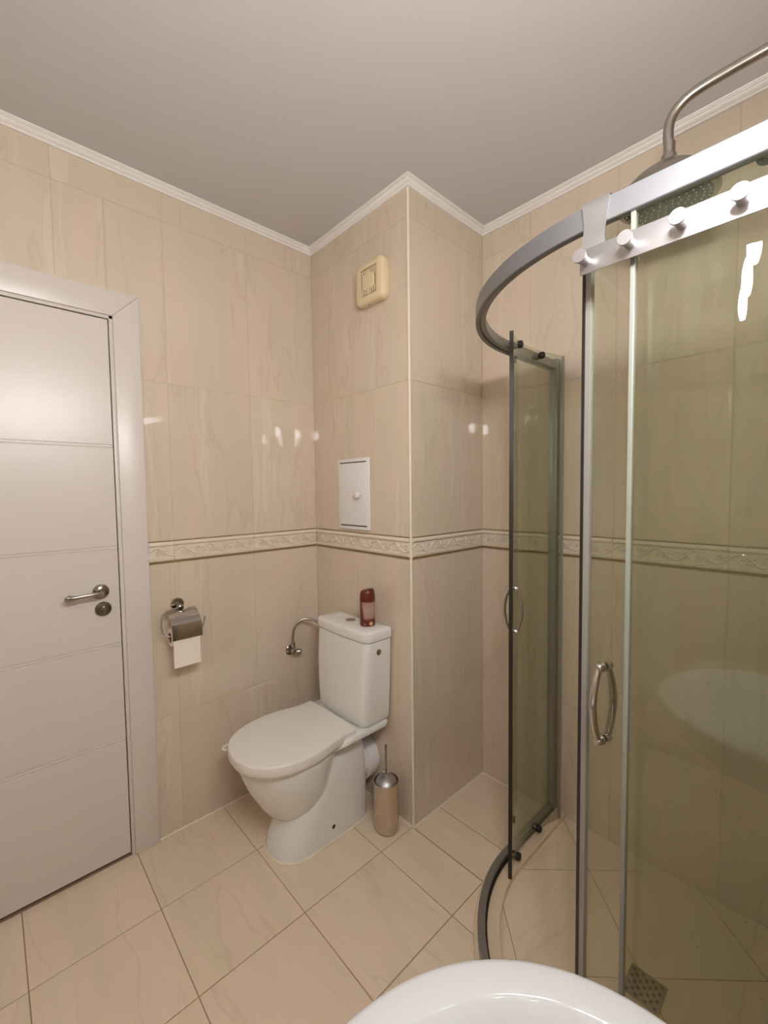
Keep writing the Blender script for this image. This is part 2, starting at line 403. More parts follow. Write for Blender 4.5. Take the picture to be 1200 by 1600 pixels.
for i in range(-4, 6):
    for j in range(-5, 6):
        a0, b0 = offA+i*T+.0012, offB+j*T+.0012; a1, b1 = a0+T-.0024, b0+T-.0024
        P = [tuple(e1*a+e2*b) for a, b in ((a0,b0),(a1,b0),(a1,b1),(a0,b1))]
        Q = clip_poly(P, clip)
        if len(Q) < 3: continue
        ar = abs(sum(Q[k-1][0]*Q[k][1]-Q[k][0]*Q[k-1][1] for k in range(len(Q))))/2
        if ar < 2e-4: continue
        c = Vector((sum(p[0] for p in Q)/len(Q), sum(p[1] for p in Q)/len(Q)))
        me = tile_mesh(0, 0, M['floor_tile'], 's', .0008, .0014, [(p[0]-c.x, p[1]-c.y) for p in Q])
        put_tile(me, (c.x, c.y, ZS), (1,0,0), (0,1,0), (0,0,1), bed)
# tiled kerb
def ring_band(ro, ri, z0, z1, n=28, ch=.003):
    A, B = arc(ro, n), arc(ri, n); R = []
    for (p, q) in zip(A, B):
        d = (Vector(q)-Vector(p)); d.normalize(); P, Q = Vector(p), Vector(q)
        R.append([(P.x, P.y, z0), (P.x, P.y, z1-ch), (P.x+d.x*ch, P.y+d.y*ch, z1), (Q.x-d.x*ch, Q.y-d.y*ch, z1), (Q.x, Q.y, z1-ch), (Q.x, Q.y, z0)])
    return MB().rings(R)
ZK = .030
struct(ring_band(.521, .444, 0, ZK).build('trim_2', M['curb_tile']))

# cornice: plaster cove with steps, mitred, one length per wall
prof = [(0, ZC), (.006, ZC), (.007, ZC+.006), (.012, ZC+.009), (.020, ZC+.014), (.026, ZC+.018), (.0265, ZC+.0195), (.031, ZC+.0195), (.036, H-.004), (.036, H), (0, H)]
prof = [(0, ZC), (.007, ZC), (.009, ZC+.003), (.009, ZC+.006), (.013, ZC+.008), (.018, ZC+.012), (.0205, ZC+.018), (.0245, ZC+.018), (.026, ZC+.021), (.029, ZC+.021), (.030, H), (0, H)]
cpath = [(RX, D), (W, D), (W, 0), (0, 0), (0, FY), (RX, FY)]   # travel so that the room is on the left
rings = sweep(cpath, prof, True)
for i in range(len(cpath)):
    struct(MB().rings([rings[i], rings[(i+1) % len(cpath)]]).build('trim_%d' % (3+i), M['cornice']))
# corner bead on the column's outer edge
struct(MB().lathe([(.0055, 0), (.0055, ZC)], (W-.002, .002, 0), n=12).build('trim_9', M['caulk']))
# caulk line where walls meet floor
cp = [(RX, D), (W, D), (W, 0), (0, 0), (0, -.759)]
R = sweep(cp, [(0,0),(.0045,0),(.0025,.0025),(0,.0045)])
struct(MB().rings(R).build('trim_10', M['caulk']))

# relief border tiles
BH = ZB1-ZB0
_bm = {}
def border_mesh(L):
    k = round(L, 3)
    if k in _bm: return _bm[k]
    h = BH-.0145; mb = MB()
    P = [(0,0),(.0,.011),(.009*0+.0,.011)]
    pr = [(0,-.001),(0,.006),(.006,.0095),(.010,.0095),(.0115,.006),(.0125,.0012),(h-.0165,.0012),(h-.0155,.006),(h-.012,.0085),(h-.007,.0085),(h-.003,.006),(h,.003),(h,-.001)]
    mb.rings([[(x, z, o) for z, o in pr] for x in (0, L)])
    z0, z1 = .0135, h-.0175; zm = (z0+z1)/2; am = (z1-z0)/2-.004; per = .1111
    N = max(4, int(L/.006)); 
    mb.tube([(.003+(L-.006)*i/N, zm+am*math.sin(2*math.pi*(.003+(L-.006)*i/N)/per), .0040) for i in range(N+1)], .0034, 6)
    x = per/4
    while x < L-.012:
        s = 1 if int(round((x-per/4)/(per/2))) % 2 == 0 else -1
        pts = []
        for i in range(15):
            t = i/14; a = t*2.6*math.pi; rr = .0125*(1-t*.8)
            pts.append((x+.006+rr*math.sin(a)*1.1, zm-s*.003+s*rr*math.cos(a), .0042))
        pts = [p for p in pts if p[0] > .002 and p[0] < L-.002]
        if len(pts) > 5: mb.tube(pts, [.0032-.0010*i/len(pts) for i in range(len(pts))], 6)
        for dx, dz, rot in ((-.016, .010, .6), (.026, -.009, -.5), (.034, .006, .9)):
            cx, cz = x+dx, zm+s*dz
            if cx < .012 or cx > L-.012: continue
            lf = [(cx+math.cos(rot)*q, cz+math.sin(rot)*q*s, .0045) for q in (-.008, -.004, 0, .004, .008)]
            mb.tube(lf, [.0006, .0028, .0042, .0028, .0006], 6)
        x += per/2
    _bm[k] = mb.mesh('border_tile', M['border'], angle=50); return _bm[k]
def border_run(runs, orgf, U, N, parent):
    for a, b in runs:
        put_tile(border_mesh(b-a-.0015), orgf(a+.0007, ZB0+.0105), U, (0,0,1), N, parent, 'border_tile')
        put_tile(MB().box(0, b-a, 0, .0085, -.001, .0030).mesh('border_strip', M['border_edge'], False), orgf(a, ZB0+.0015), U, (0,0,1), N, parent, 'border_strip')
        put_tile(MB().box(0, b-a, 0, .0030, -.001, .0022).mesh('border_strip', M['border_edge'], False), orgf(a, ZB1-.0035), U, (0,0,1), N, parent, 'border_strip')
border_run([(-.7587, -.6667), (-.6667, -.3333), (-.3333, -.004)], lambda u, z: (0, u, z), (0,1,0), (1,0,0), wl)
border_run([(.012, .3095), (.3095, W-.005)], lambda u, z: (u, 0, z), (1,0,0), (0,-1,0), wc)
border_run([(.005, .3245), (.3245, D-.012)], lambda u, z: (W, u, z), (0,1,0), (1,0,0), wc)
border_run([(W, .8765), (.8765, 1.2105), (1.2105, 1.5445), (1.5445, RX)], lambda u, z: (u, D, z), (1,0,0), (0,-1,0), wb)

# ---------------------------------------------------------------- door
zg = [.452, .806, 1.159, 1.520]
X0 = .004
mb = MB()
LE, RE = DY0-.0045, DY1+.004
zs = [.016]; segs = []
def leaf_profile():
    p = [(.016, 0)]
    for z in zg:
        for dz in (-.005, .005):
            c = z+dz; p += [(c-.003, 0), (c-.0012, -.003), (c+.0012, -.003), (c+.003, 0)]
    p.append((1.962, 0)); return p
pf = leaf_profile()
ring0 = [(X0+dx, LE, z) for z, dx in pf]+[(-.036, LE, 1.962), (-.036, LE, .016)]
ring1 = [(x, RE, z) for x, y, z in ring0]
dr = struct(MB().rings([ring0, ring1]).build('door_1', M['door'], angle=15))
def casing(name, pts, w):      # profile swept flat
    return
fr = MB()
fr.box(-.11, -.002, DY0-.001, DY0, 0, 1.972); fr.box(-.11, -.002, DY1, DY1+.001, 0, 1.972)
# jamb stops (the lip next to the leaf)
jb = MB()
jb.box(-.10, .0075, DY0-.001, DY0+.0105, 0, 1.977, .001); jb.box(-.10, .0075, DY1-.0105, DY1+.001, 0, 1.977, .001); jb.box(-.10, .0075, DY1-.0105, DY0+.0105, 1.966, 1.977, .001)
jb.build('door_frame', M['door'], dr)
def casing_piece(verts):      # verts: four corner (y,z) of a mitred board
    n = 4; b = .0025; x0, x1 = .0005, .0135
    c = Vector((sum(v[0] for v in verts)/4, sum(v[1] for v in verts)/4))
    def ins(d):
        out = []
        for i in range(4):
            a, q, e = Vector(verts[i-1]), Vector(verts[i]), Vector(verts[(i+1)%4])
            d0 = (q-a).normalized(); d1 = (e-q).normalized(); mm = Vector((-d0.y-d1.y, d0.x+d1.x)); mm = mm/(mm.length_squared/2); out.append(q+mm*d)
        return out
    area = sum(verts[i-1][0]*verts[i][1]-verts[i][0]*verts[i-1][1] for i in range(4)); s = 1 if area > 0 else -1
    R = [[(x, p.x, p.y) for p in ins(s*d)] for x, d in ((x0, 0), (x1-b, 0), (x1-.0007, b*.3), (x1, b))]
    return MB().rings(R)
ci, co, zi, zo = DY0+.0105, -.7595, 1.977, 2.066
ci2, co2 = DY1-.0105, DY1-.096
casing_piece([(ci,0),(co,0),(co,zo),(ci,zi)]).build('door_casing', M['door'], dr)
casing_piece([(ci,zi),(co,zo),(co2,zo),(ci2,zi)]).build('door_casing', M['door'], dr)
casing_piece([(ci2,0),(co2,0),(co2,zo),(ci2,zi)]).build('door_casing', M['door'], dr)
MB().box(-.10, -.042, DY1, DY0, 0, 1.97).build('opening_shade', M['dark'], dr, smooth=False)  # solid box behind the leaf, coloured as the shade in the door gaps
MB().box(-.040, -.004, DY0-.0043, DY0-.0012, .90, 1.03).build('strike_plate', M['dark_chrome'], dr, smooth=False)
# handle
hy, hz = -.915, 1.009
h = MB(); h.lathe([(.026,0),(.026,.004),(.024,.0075),(.012,.0095),(.010,.011)], (X0, hy, hz), (1,0,0), 32)
ho = h.build('handle_rosette', M['dark_chrome'], dr)
h = MB()
pts = smooth_pts([(X0+.008,hy,hz),(X0+.030,hy,hz),(X0+.045,hy-.008,hz),(X0+.049,hy-.030,hz+.001),(X0+.049,hy-.060,hz+.000),(X0+.047,hy-.085,hz-.002),(X0+.046,hy-.100,hz-.001),(X0+.045,hy-.108,hz+.002)], 5)
n_ = len(pts); rr = []
for i in range(n_):
    t = i/(n_-1); rr.append(.0075 if t < .4 else .0075-.001*(t-.4)/.2 if t < .6 else .0065+.0065*(t-.6)/.25 if t < .85 else .013-.010*(t-.85)/.15)
h.tube(pts, rr, 14, flat=.75, nrm=(1,0,0))
h.build('door_handle', M['nickel'], ho)
ky, kz = -.910, .946
h = MB(); h.lathe([(.026,0),(.026,.004),(.023,.0075),(.010,.0085)], (X0, ky, kz), (1,0,0), 32)
ko = h.build('lock_rosette', M['dark_chrome'], dr)
h = MB(); h.lathe([(.0085,.006),(.0085,.014),(.0075,.016)], (X0, ky, kz), (1,0,0), 20); h.box(X0+.012, X0+.026, ky-.0035, ky+.0035, kz-.012, kz+.012, .0025)
h.build('thumb_turn', M['dark_chrome'], ko)

# ---------------------------------------------------------------- toilet
TX = .350
toi = thing('toilet', 'white close coupled toilet with closed lid in the corner beside the tiled column', 'toilet', (TX, -.30, 0))
def egg(z, hw, yf, yb, yc, n=48, pf=2.0, pb=2.6, cx=TX):
    out = []
    for i in range(n):
        a = 2*math.pi*i/n; c, s = math.cos(a), math.sin(a)
        p = pf if s < 0 else pb
        x = hw*math.copysign(abs(c)**(2/p), c); L = (yc-yf) if s < 0 else (yb-yc)
        y = yc+L*math.copysign(abs(s)**(2/p), s); out.append((cx+x, y, z))
    return out
# pedestal
P = MB(); rr = []
PX = TX+.012
for z, hw, yf, yb in ((0,.112,-.482,-.075),(.010,.113,-.481,-.074),(.05,.112,-.466,-.074),(.10,.111,-.444,-.075),(.15,.111,-.425,-.077),(.20,.110,-.395,-.080),(.25,.109,-.35,-.084),(.29,.107,-.31,-.090),(.320,.104,-.28,-.096),(.340,.098,-.25,-.105),(.352,.085,-.23,-.115)):
    rr.append(egg(z, hw, yf, yb, yf+.12, pf=2.3, pb=7, cx=PX))
P.rings(rr); sub(P, 'pedestal', M['porcelain'], toi, angle=60)
# bowl
P = MB(); rr = []
for z, hw, yf, yb, yc in ((.100,.030,-.405,-.33,-.37),(.110,.058,-.432,-.30,-.365),(.130,.084,-.460,-.275,-.365),(.160,.106,-.488,-.26,-.365),(.20,.124,-.512,-.25,-.365),(.24,.141,-.534,-.242,-.37),(.28,.154,-.553,-.235,-.375),(.32,.164,-.568,-.228,-.38),(.35,.169,-.577,-.218,-.38),(.372,.172,-.582,-.20,-.38),(.380,.169,-.578,-.20,-.38)):
    rr.append(egg(z, hw, yf, yb, yc, pb=2.4))
P.rings(rr); sub(P, 'bowl', M['porcelain'], toi, angle=60)
# deck that carries the cistern
P = MB()
def deck(z, hw, y0, y1, r=.03, n=6):
    out = []
    for cx, cy, a0 in ((hw-r, y1-r, 0), (-hw+r, y1-r, 90), (-hw+r, y0+r, 180), (hw-r, y0+r, 270)):
        for k in range(n+1):
            a = math.radians(a0+90*k/n); out.append((TX+.005+cx+r*math.cos(a), cy+r*math.sin(a), z))
    return out
P.rings([deck(.335, .10, -.30, -.06), deck(.350, .125, -.29, -.04), deck(.372, .155, -.27, -.020), deck(.385, .172, -.25, -.014), deck(.400, .176, -.24, -.012), deck(.4065, .173, -.235, -.014)])
sub(P, 'cistern_deck', M['porcelain'], toi, angle=60)
# seat and lid
half = [(0,-.172),(.08,-.172),(.135,-.173),(.157,-.178),(.161,-.195),(.160,-.222),(.162,-.250),(.171,-.290),(.181,-.335),(.186,-.380),(.184,-.425),(.176,-.470),(.158,-.517),(.129,-.557),(.090,-.585),(.047,-.600),(0,-.605)]
full = [Vector(p) for p in half]+[Vector((-x, y)) for x, y in half[-2:0:-1]]
out2 = [Vector((p.x, p.y)) for p in smooth_pts([(p.x, p.y, 0) for p in full], 3, True)]
def inset(P, d):
    n = len(P); o = []
    for i in range(n):
        t = (P[(i+1)%n]-P[i-1]).normalized(); o.append(P[i]+Vector((-t.y, t.x))*d)
    return o
area = sum(out2[i-1].x*out2[i].y-out2[i].x*out2[i-1].y for i in range(len(out2))); sg = 1 if area > 0 else -1
def lidring(z, d): return [(TX+p.x, p.y, z) for p in inset(out2, sg*d)]
P = MB().rings([lidring(.379,.010), lidring(.381,.006), lidring(.388,.005), lidring(.390,.008)]); sub(P, 'seat', M['seat'], toi, angle=60)
P = MB().rings([lidring(.390,.005), lidring(.3905,.001), lidring(.393,0), lidring(.4185,0.0005), lidring(.4225,.0020), lidring(.4243,.0048), lidring(.4248,.010)])
sub(P, 'lid', M['seat'], toi, angle=60)
P = MB(); 
for s in (-1, 1): P.lathe([(.008,0),(.010,.003),(.010,.012),(.006,.016)], (TX+s*.07, -.185, .372), (0,0,1), 16)
# little loop handle at the left of the seat
P = MB().tube(smooth_pts([(TX-.150,-.520,.374),(TX-.168,-.535,.374),(TX-.172,-.560,.373),(TX-.158,-.578,.374),(TX-.135,-.570,.376)], 5), .0035, 8)
sub(P, 'seat_lift_loop', M['seat'], toi)
# cistern
CX = .362
def rrect(z, hw, y0, y1, r, n=7, bulge=0):
    out = []
    for cx, cy, a0 in ((hw-r, y1-.006, 0), (-hw+r, y1-.006, 90), (-hw+r, y0+r, 180), (hw-r, y0+r, 270)):
        rad = .006 if a0 < 100 else r
        if a0 == 0: cx = hw-.006
        if a0 == 90: cx = -hw+.006
        for k in range(n+1):
            a = math.radians(a0+90*k/n); out.append([CX+cx+rad*math.cos(a), cy+rad*math.sin(a), z])
        if a0 == 180:
            for q in (.2, .4, .6, .8): out.append([CX+(-hw+r)+(2*hw-2*r)*q, y0-bulge*math.sin(q*math.pi), z])
    return out
P = MB().rings([rrect(.407,.150,-.140,-.016,.03,bulge=.006), rrect(.412,.156,-.147,-.012,.03,bulge=.008), rrect(.43,.160,-.151,-.010,.032,bulge=.008), rrect(.52,.166,-.152,-.010,.034,bulge=.008),
                rrect(.62,.171,-.149,-.010,.034,bulge=.007), rrect(.70,.173,-.144,-.010,.034,bulge=.006), rrect(.751,.174,-.140,-.010,.034,bulge=.005)])
cis = sub(P, 'cistern', M['porcelain'], toi, angle=60)
P = MB().rings([rrect(.7525,.172,-.139,-.010,.034,bulge=.005), rrect(.754,.1755,-.143,-.008,.036,bulge=.005), rrect(.758,.177,-.1445,-.007,.036,bulge=.005), rrect(.788,.177,-.1445,-.007,.036,bulge=.005), rrect(.794,.1745,-.142,-.0085,.034,bulge=.005), rrect(.797,.169,-.137,-.012,.030,bulge=.005), rrect(.7985,.12,-.10,-.04,.02)])
lidc = sub(P, 'cistern_lid', M['porcelain'], toi, angle=60)
bx, by = CX-.008, -.074
P = MB().lathe([(.0225,0),(.0225,.003),(.0215,.004),(.019,.0042)], (bx, by, .7975), (0,0,1), 32); fb = sub(P, 'flush_button', M['chrome'], lidc)
P = MB(); P.box(bx-.0007, bx+.0007, by-.018, by+.018, .8015, .8022); P.lathe([(.018,0),(.018,.0005)], (bx,by,.8016), n=28); sub(P, 'button_split', M['dark_chrome'], fb)
P = MB().lathe([(.0120,0),(.0120,.002),(.0100,.003)], (CX+.1735, -.077, .708), (1,0,0), 20); sub(P, 'hole_cap', M['dark_chrome'], cis)
# waste connector and bolt cap
P = MB()
Rr = [[(TX+.012+ r*math.cos(2*math.pi*k/28), y, .190+r*math.sin(2*math.pi*k/28)) for k in range(28)] for y, r in ((-.092,.088),(-.062,.088),(-.060,.0935),(-.030,.0935),(-.027,.088),(-.0025,.088))]
P.rings(Rr); sub(P, 'waste_connector', M['white_plastic'], toi)
P = MB().lathe([(.008,-.004),(.0085,.001),(.007,.002)], (PX+.1105, -.268, .055), (1,0,0), 16); sub(P, 'fixing_cap', M['rubber'], toi)
P = MB(); base = [Vector((p[0], p[1])) for p in egg(0, .112, -.482, -.075, -.362, pf=2.3, pb=7, cx=PX)]
n_ = len(base); bb = inset(base, 0.0); o1 = inset(base, -.006) 
if abs(o1[0].x-TX) < abs(base[0].x-TX): o1 = inset(base, .006)
P.rings([[(p.x,p.y,.0005) for p in o1],[(p.x,p.y,.002) for p in o1],[(p.x,p.y,.006) for p in base]], True, False); sub(P, 'caulk_line', M['caulk'], toi)

# ---------------------------------------------------------------- supply valve and hose
sv = thing('supply_valve', 'dark chrome angle valve with braided hose on the left wall beside the cistern', 'valve', (.002, -.172, .605))
P = MB().lathe([(.024,0),(.024,.003),(.019,.007),(.010,.009),(.009,.030)], (.001,-.172,.605), (1,0,0), 24); sub(P, 'wall_flange', M['dark_chrome'], sv)
P = MB(); P.lathe([(.0095,-.002),(.011,0),(.011,.016),(.008,.020)], (.024,-.172,.605), (1,0,0), 18); P.lathe([(.008,0),(.008,.030),(.0095,.031),(.0095,.040)], (.033,-.172,.605), (0,0,1), 6); sub(P, 'valve_body', M['dark_chrome'], sv)
P = MB(); P.lathe([(.008,0),(.0115,.010),(.013,.014),(.013,.030),(.010,.033)], (.033,-.166,.603), (.35,.94,-.15), 14); sub(P, 'valve_knob', M['nickel'], sv)
pts = smooth_pts([(.033,-.172,.640),(.033,-.173,.675),(.034,-.166,.715),(.040,-.140,.745),(.058,-.105,.752),(.095,-.075,.738),(.140,-.066,.715),(.186,-.068,.700)], 7)
P = MB().tube(pts, [.0058+.0003*(i % 2) for i in range(len(pts))], 12); sub(P, 'hose', M['nickel'], sv)
sv.location.z -= .006; sv.location.y += .006

# ---------------------------------------------------------------- toilet paper holder
tp = thing('paper_holder', 'chrome toilet paper holder with flap cover on the left wall beside the door', 'paper holder', (.001, -.655, .925))
P = MB().lathe([(.0245,0),(.0245,.004),(.022,.008),(.010,.0095),(.009,.028)], (.0008,-.655,.922), (1,0,0), 28); P.lathe([(.0115,0),(.0115,.018),(.009,.020)], (.026,-.655,.918), (1,0,-.25), 20); sub(P, 'wall_mount', M['dark_chrome'], tp)
wire = smooth_pts([(.036,-.655,.913),(.040,-.680,.912),(.046,-.706,.908),(.052,-.724,.897),(.056,-.730,.870),(.060,-.727,.838),(.066,-.715,.822),(.070,-.700,.820)], 5)
wire2 = [(.070,-.700,.820),(.070,-.600,.820)]+smooth_pts([(.070,-.592,.821),(.068,-.582,.833),(.064,-.575,.855),(.062,-.572,.868)], 4)
P = MB().tube(wire, .0039, 10); P.tube(wire2, .0039, 10); sub(P, 'wire_bracket', M['chrome'], tp)
P = MB(); th = .0012
def flap(pp, y0, y1):
    m_ = MB(); R = []
    for y in (y0, y1):
        R.append([(x, y, z) for x, z in pp]+[(x-.0010, y, z-.0012) for x, z in pp[::-1]])
    m_.rings(R); return m_
pp = [(.040,.912),(.052,.906),(.074,.893),(.095,.878),(.104,.868),(.109,.850),(.111,.828),(.111,.812)]
y0, y1 = -.708, -.600
m_ = MB()
us = [(-.708,.0),(-.683,.0),(-.670,.012),(-.664,.019),(-.655,.022),(-.646,.019),(-.640,.012),(-.627,.0),(-.600,.0)]
R = []
for y, cut in us:
    q = list(pp); q[0] = (.040+cut*.9, .912-cut*.35)
    R.append([(x, y, z) for x, z in q]+[(x-.001, y, z-.0012) for x, z in q[::-1]])
m_.rings(R); sub(m_, 'flap_cover', M['chrome'], tp, angle=25)
rl = thing('toilet_paper_roll', 'white toilet paper roll with a hanging sheet on the chrome holder', 'toilet paper', (.070, -.655, .820))
r_o, r_i = .034, .0195
def annulus(y0, y1, ro, ri, n=40):
    m_ = MB(); R = []
    for y, r in ((y0, ri), (y0, ro-.001), (y0+.001, ro), (y1-.001, ro), (y1, ro-.001), (y1, ri)):
        R.append([(.070+r*math.cos(2*math.pi*k/n), y, .815+r*math.sin(2*math.pi*k/n)) for k in range(n)])
    m_.rings(R, False, False, True, True); return m_
sub(annulus(-.705, -.607, r_o, r_i), 'roll', M['paper'], rl)
sub(annulus(-.706, -.606, r_i, r_i-.002), 'card_core', M['card'], rl)
sh = [(.070+.0345*math.cos(math.radians(a)), .815+.0345*math.sin(math.radians(a))) for a in (70, 50, 30, 10, 0)]+[(.1045,.79),(.1035,.77),(.1030,.75),(.1035,.73),(.1045,.712),(.105,.706)]
m_ = MB(); R = []
for y in [-.704+.0965*i/6 for i in range(7)]:
    wv = .0012*math.sin((y+.7)*60)
    R.append([(x+wv*max(0,(.80-z)*8), y, z) for x, z in sh]+[(x+.0008+wv*max(0,(.80-z)*8), y, z) for x, z in sh[::-1]])
m_.rings(R); sub(m_, 'hanging_sheet', M['paper'], rl, angle=60)
for o_ in (tp, rl): o_.location.y -= .008; o_.location.z -= .006

# ---------------------------------------------------------------- air freshener can
can = thing('spray_can', 'air freshener spray can with dark red brown cap standing on the toilet cistern', 'spray can', (.455, -.064, .7988))
def atc(prof, **k): return MB().lathe(prof, (.455, -.064, .7988), **k)
sub(atc([(.029,0),(.0312,.002),(.0312,.004),(.0305,.006),(.0308,.104),(.0305,.110),(.028,.114)], n=36), 'can_body', M['can'], can)
n = 36; R = []
for q, (r, z) in enumerate([(.0312,.100),(.0314,.104),(.0312,.118),(.0300,.132),(.0278,.142),(.0230,.148),(.010,.148)]):
    ring = []
    for k in range(n):
        a = 2*math.pi*k/n; dz = (.006*math.cos(a-.5))*max(0, (q-2)/4)*(1 if q < 6 else .6)
        ring.append((.455+r*math.cos(a), -.064+r*math.sin(a), .7988+z+dz))
    R.append(ring)
sub(MB().rings(R), 'cap', M['cap'], can, angle=60)

# ---------------------------------------------------------------- toilet brush
bx, by = .572, -.080
tb = thing('toilet_brush', 'stainless toilet brush pot with domed lid and rod on the floor beside the toilet', 'toilet brush', (bx, by, 0))
def atb(prof, **k): return MB().lathe(prof, (bx, by, .0005), **k)
sub(atb([(.038,0),(.046,.005),(.0495,.014),(.0505,.024),(.0505,.200),(.049,.201),(.048,.200),(.048,.18)], n=40), 'pot', M['brush_steel'], tb)
sub(atb([(.0475,.186),(.046,.193),(.040,.203),(.029,.212),(.016,.218),(.008,.220),(.006,.227)], n=40), 'pot_lid', M['steel'], tb)
sub(atb([(.0034,.221),(.0034,.305),(.0048,.307),(.0048,.340),(.0036,.344)], n=14), 'rod', M['dark_chrome'], tb)

# ---------------------------------------------------------------- access panel on the column
pa = thing('access_panel', 'small white plastic access hatch with round knob on the column front', 'hatch', (.305, 0, 1.338))
x0, x1, z0, z1 = .196, .411, 1.181, 1.494
fw_ = .016
sub(MB().box(x0, x1, -.0085, -.0005, z0, z1, .0025), 'hatch_frame', M['white_plastic'], pa)
P = MB().box(x0+fw_-.003, x1-fw_+.003, -.0105, -.0075, z0+fw_+.004, z1-fw_-.004, .001); hd = sub(P, 'hatch_door', M['white_plastic'], pa)
for zc in (z0+fw_+.001, z1-fw_-.001): sub(MB().box(x0+fw_, x1-fw_, -.0090, -.0070, zc-.0022, zc+.0022), 'hatch_slot_shade', M['dark'], pa, smooth=False)  # solid dark strips painted as the shade of the slots
P = MB().lathe([(.0075,0),(.0055,.004),(.0055,.010),(.0105,.0125),(.0140,.018),(.0145,.024),(.0125,.030),(.007,.0335)], (.358, -.0105, 1.335), (0,-1,0), 24); sub(P, 'knob', M['seat'], hd)

# ---------------------------------------------------------------- extractor vent
vx, vz, vs = .462, 2.188, .082
ve = thing('extractor_vent', 'yellowed cream extractor fan cover with slotted grille high on the column', 'vent', (vx, 0, vz))
def vr(y, s, r, n=8):
    out = []
    for cx, cz, a0 in ((s-r, s-r, 0), (-s+r, s-r, 90), (-s+r, -s+r, 180), (s-r, -s+r, 270)):
        for k in range(n+1):
            a = math.radians(a0+90*k/n); out.append((vx+cx+r*math.cos(a), y, vz+cz+r*math.sin(a)))
    return out
P = MB().rings([vr(-.001,.078,.022), vr(-.014,.082,.024), vr(-.030,.082,.024), vr(-.038,.079,.022), vr(-.042,.074,.020), vr(-.0425,.053,.008), vr(-.026,.0515,.007), vr(-.026,.001,.0005)])
sub(P, 'vent_cover', M['cream'], ve, angle=50)
sub(MB().box(vx-.0505, vx+.0505, -.0275, -.0265, vz-.050, vz+.050), 'vent_recess_shade', M['recess_shade'], ve, smooth=False)  # dark plate, slot shade painted behind the slats
for k in range(9):
    x = vx-.046+.0115*k
    w_ = .0045 if k != 4 else .010
    for (za, zb) in ([(-.049, .049)] if abs(k-4) > 3 else [(-.049, -.018), (.018, .049)]):
        sub(MB().box(x-w_/2, x+w_/2, -.0418, -.0365, vz+za, vz+zb, .0008), 'grille_slat', M['cream'], ve)
P = MB().rings([[(vx+sx*(.034+.0)*1.0, 0, 0) for sx in (0,)]*0 or p for p in [
    [(vx+.035*math.copysign(abs(math.cos(a))**.55, math.cos(a))*q, y, vz+.031*math.copysign(abs(math.sin(a))**.55, math.sin(a))*q) for a in [2*math.pi*k/32 for k in range(32)]]
    for y, q in ((-.0365,1.0),(-.0425,1.0),(-.045,.94),(-.0455,.85))]])
sub(P, 'centre_plate', M['cream'], ve)
P = MB().lathe([(.002,0),(.002,.0015)], (vx-.012, -.026, vz-.0822), (0,0,-1), 10); sub(P, 'screw_hole', M['dark'], ve)

# ---------------------------------------------------------------- shower enclosure
en = thing('shower_enclosure', 'quarter round shower enclosure with tinted glass and grey aluminium rails in the right corner', 'shower enclosure', (SX, SY, 0))
ZR0, ZR1 = 1.812, 1.853
def band(r0_, r1_, z0, z1, n=40, ch=.0015, ybk=D-.0015, xr=RX-.0015):
    R = []
    def arcp(r):
        p = [(SX-r, ybk)]
        for i in range(n+1):
            a = math.pi+(math.pi/2)*i/n; p.append((SX+r*math.cos(a), SY+r*math.sin(a)))
        p.append((xr, SY-r)); return p
    for p, q in zip(arcp(r0_), arcp(r1_)):
        P_, Q_ = Vector(p), Vector(q); d = (Q_-P_).normalized()*ch
        R.append([(P_.x,P_.y,z0+ch),(P_.x,P_.y,z1-ch),(P_.x+d.x,P_.y+d.y,z1),(Q_.x-d.x,Q_.y-d.y,z1),(Q_.x,Q_.y,z1-ch),(Q_.x,Q_.y,z0+ch),(Q_.x-d.x,Q_.y-d.y,z0),(P_.x+d.x,P_.y+d.y,z0)])
    return MB().rings(R)
rail = sub(band(SR+.013, SR+.001, ZR0, ZR1), 'top_rail', M['satin'], en)
sub(band(SR+.0008, SR-.014, ZR0+.006, ZR1-.004), 'rail_channel', M['rail'], rail)
br_ = sub(band(SR+.010, SR-.012, ZK, ZK+.024), 'bottom_rail', M['rail'], en)
sub(band(SR-.013, SR-.018, ZK, ZK+.010), 'rail_lip', M['seal'], br_)
# wall profiles
sub(MB().box(SX-SR-.014, SX-SR+.018, D-.030, D-.0005, ZK, 1.858, .0015), 'wall_profile', M['rail'], en)
sub(MB().box(RX-.030, RX-.0005, SY-SR-.014, SY-SR+.018, ZK, 1.858, .0015), 'wall_profile', M['rail'], en)
# fixed panels
GT = .005
sub(MB().box(SX-SR-GT/2, SX-SR+GT/2, SY+.040, D-.028, ZK+.022, ZR0+.002), 'fixed_pane', M['glass'], en, smooth=False)
sub(MB().box(1.532, RX-.028, SY-SR-GT/2, SY-SR+GT/2, ZK+.022, ZR0+.002), 'fixed_pane', M['glass'], en, smooth=False)
sub(MB().box(1.527, 1.5345, SY-SR-.007, SY-SR+.007, ZK+.022, ZR0+.001, .001), 'pane_edge_strip', M['clear_seal'], en, label='pale clear edge strip of the front fixed pane')
sub(MB().box(SX-SR-.006, SX-SR+.006, SY+.034, SY+.040, ZK+.022, ZR0+.001, .001), 'pane_edge_strip', M['grey_seal'], en)
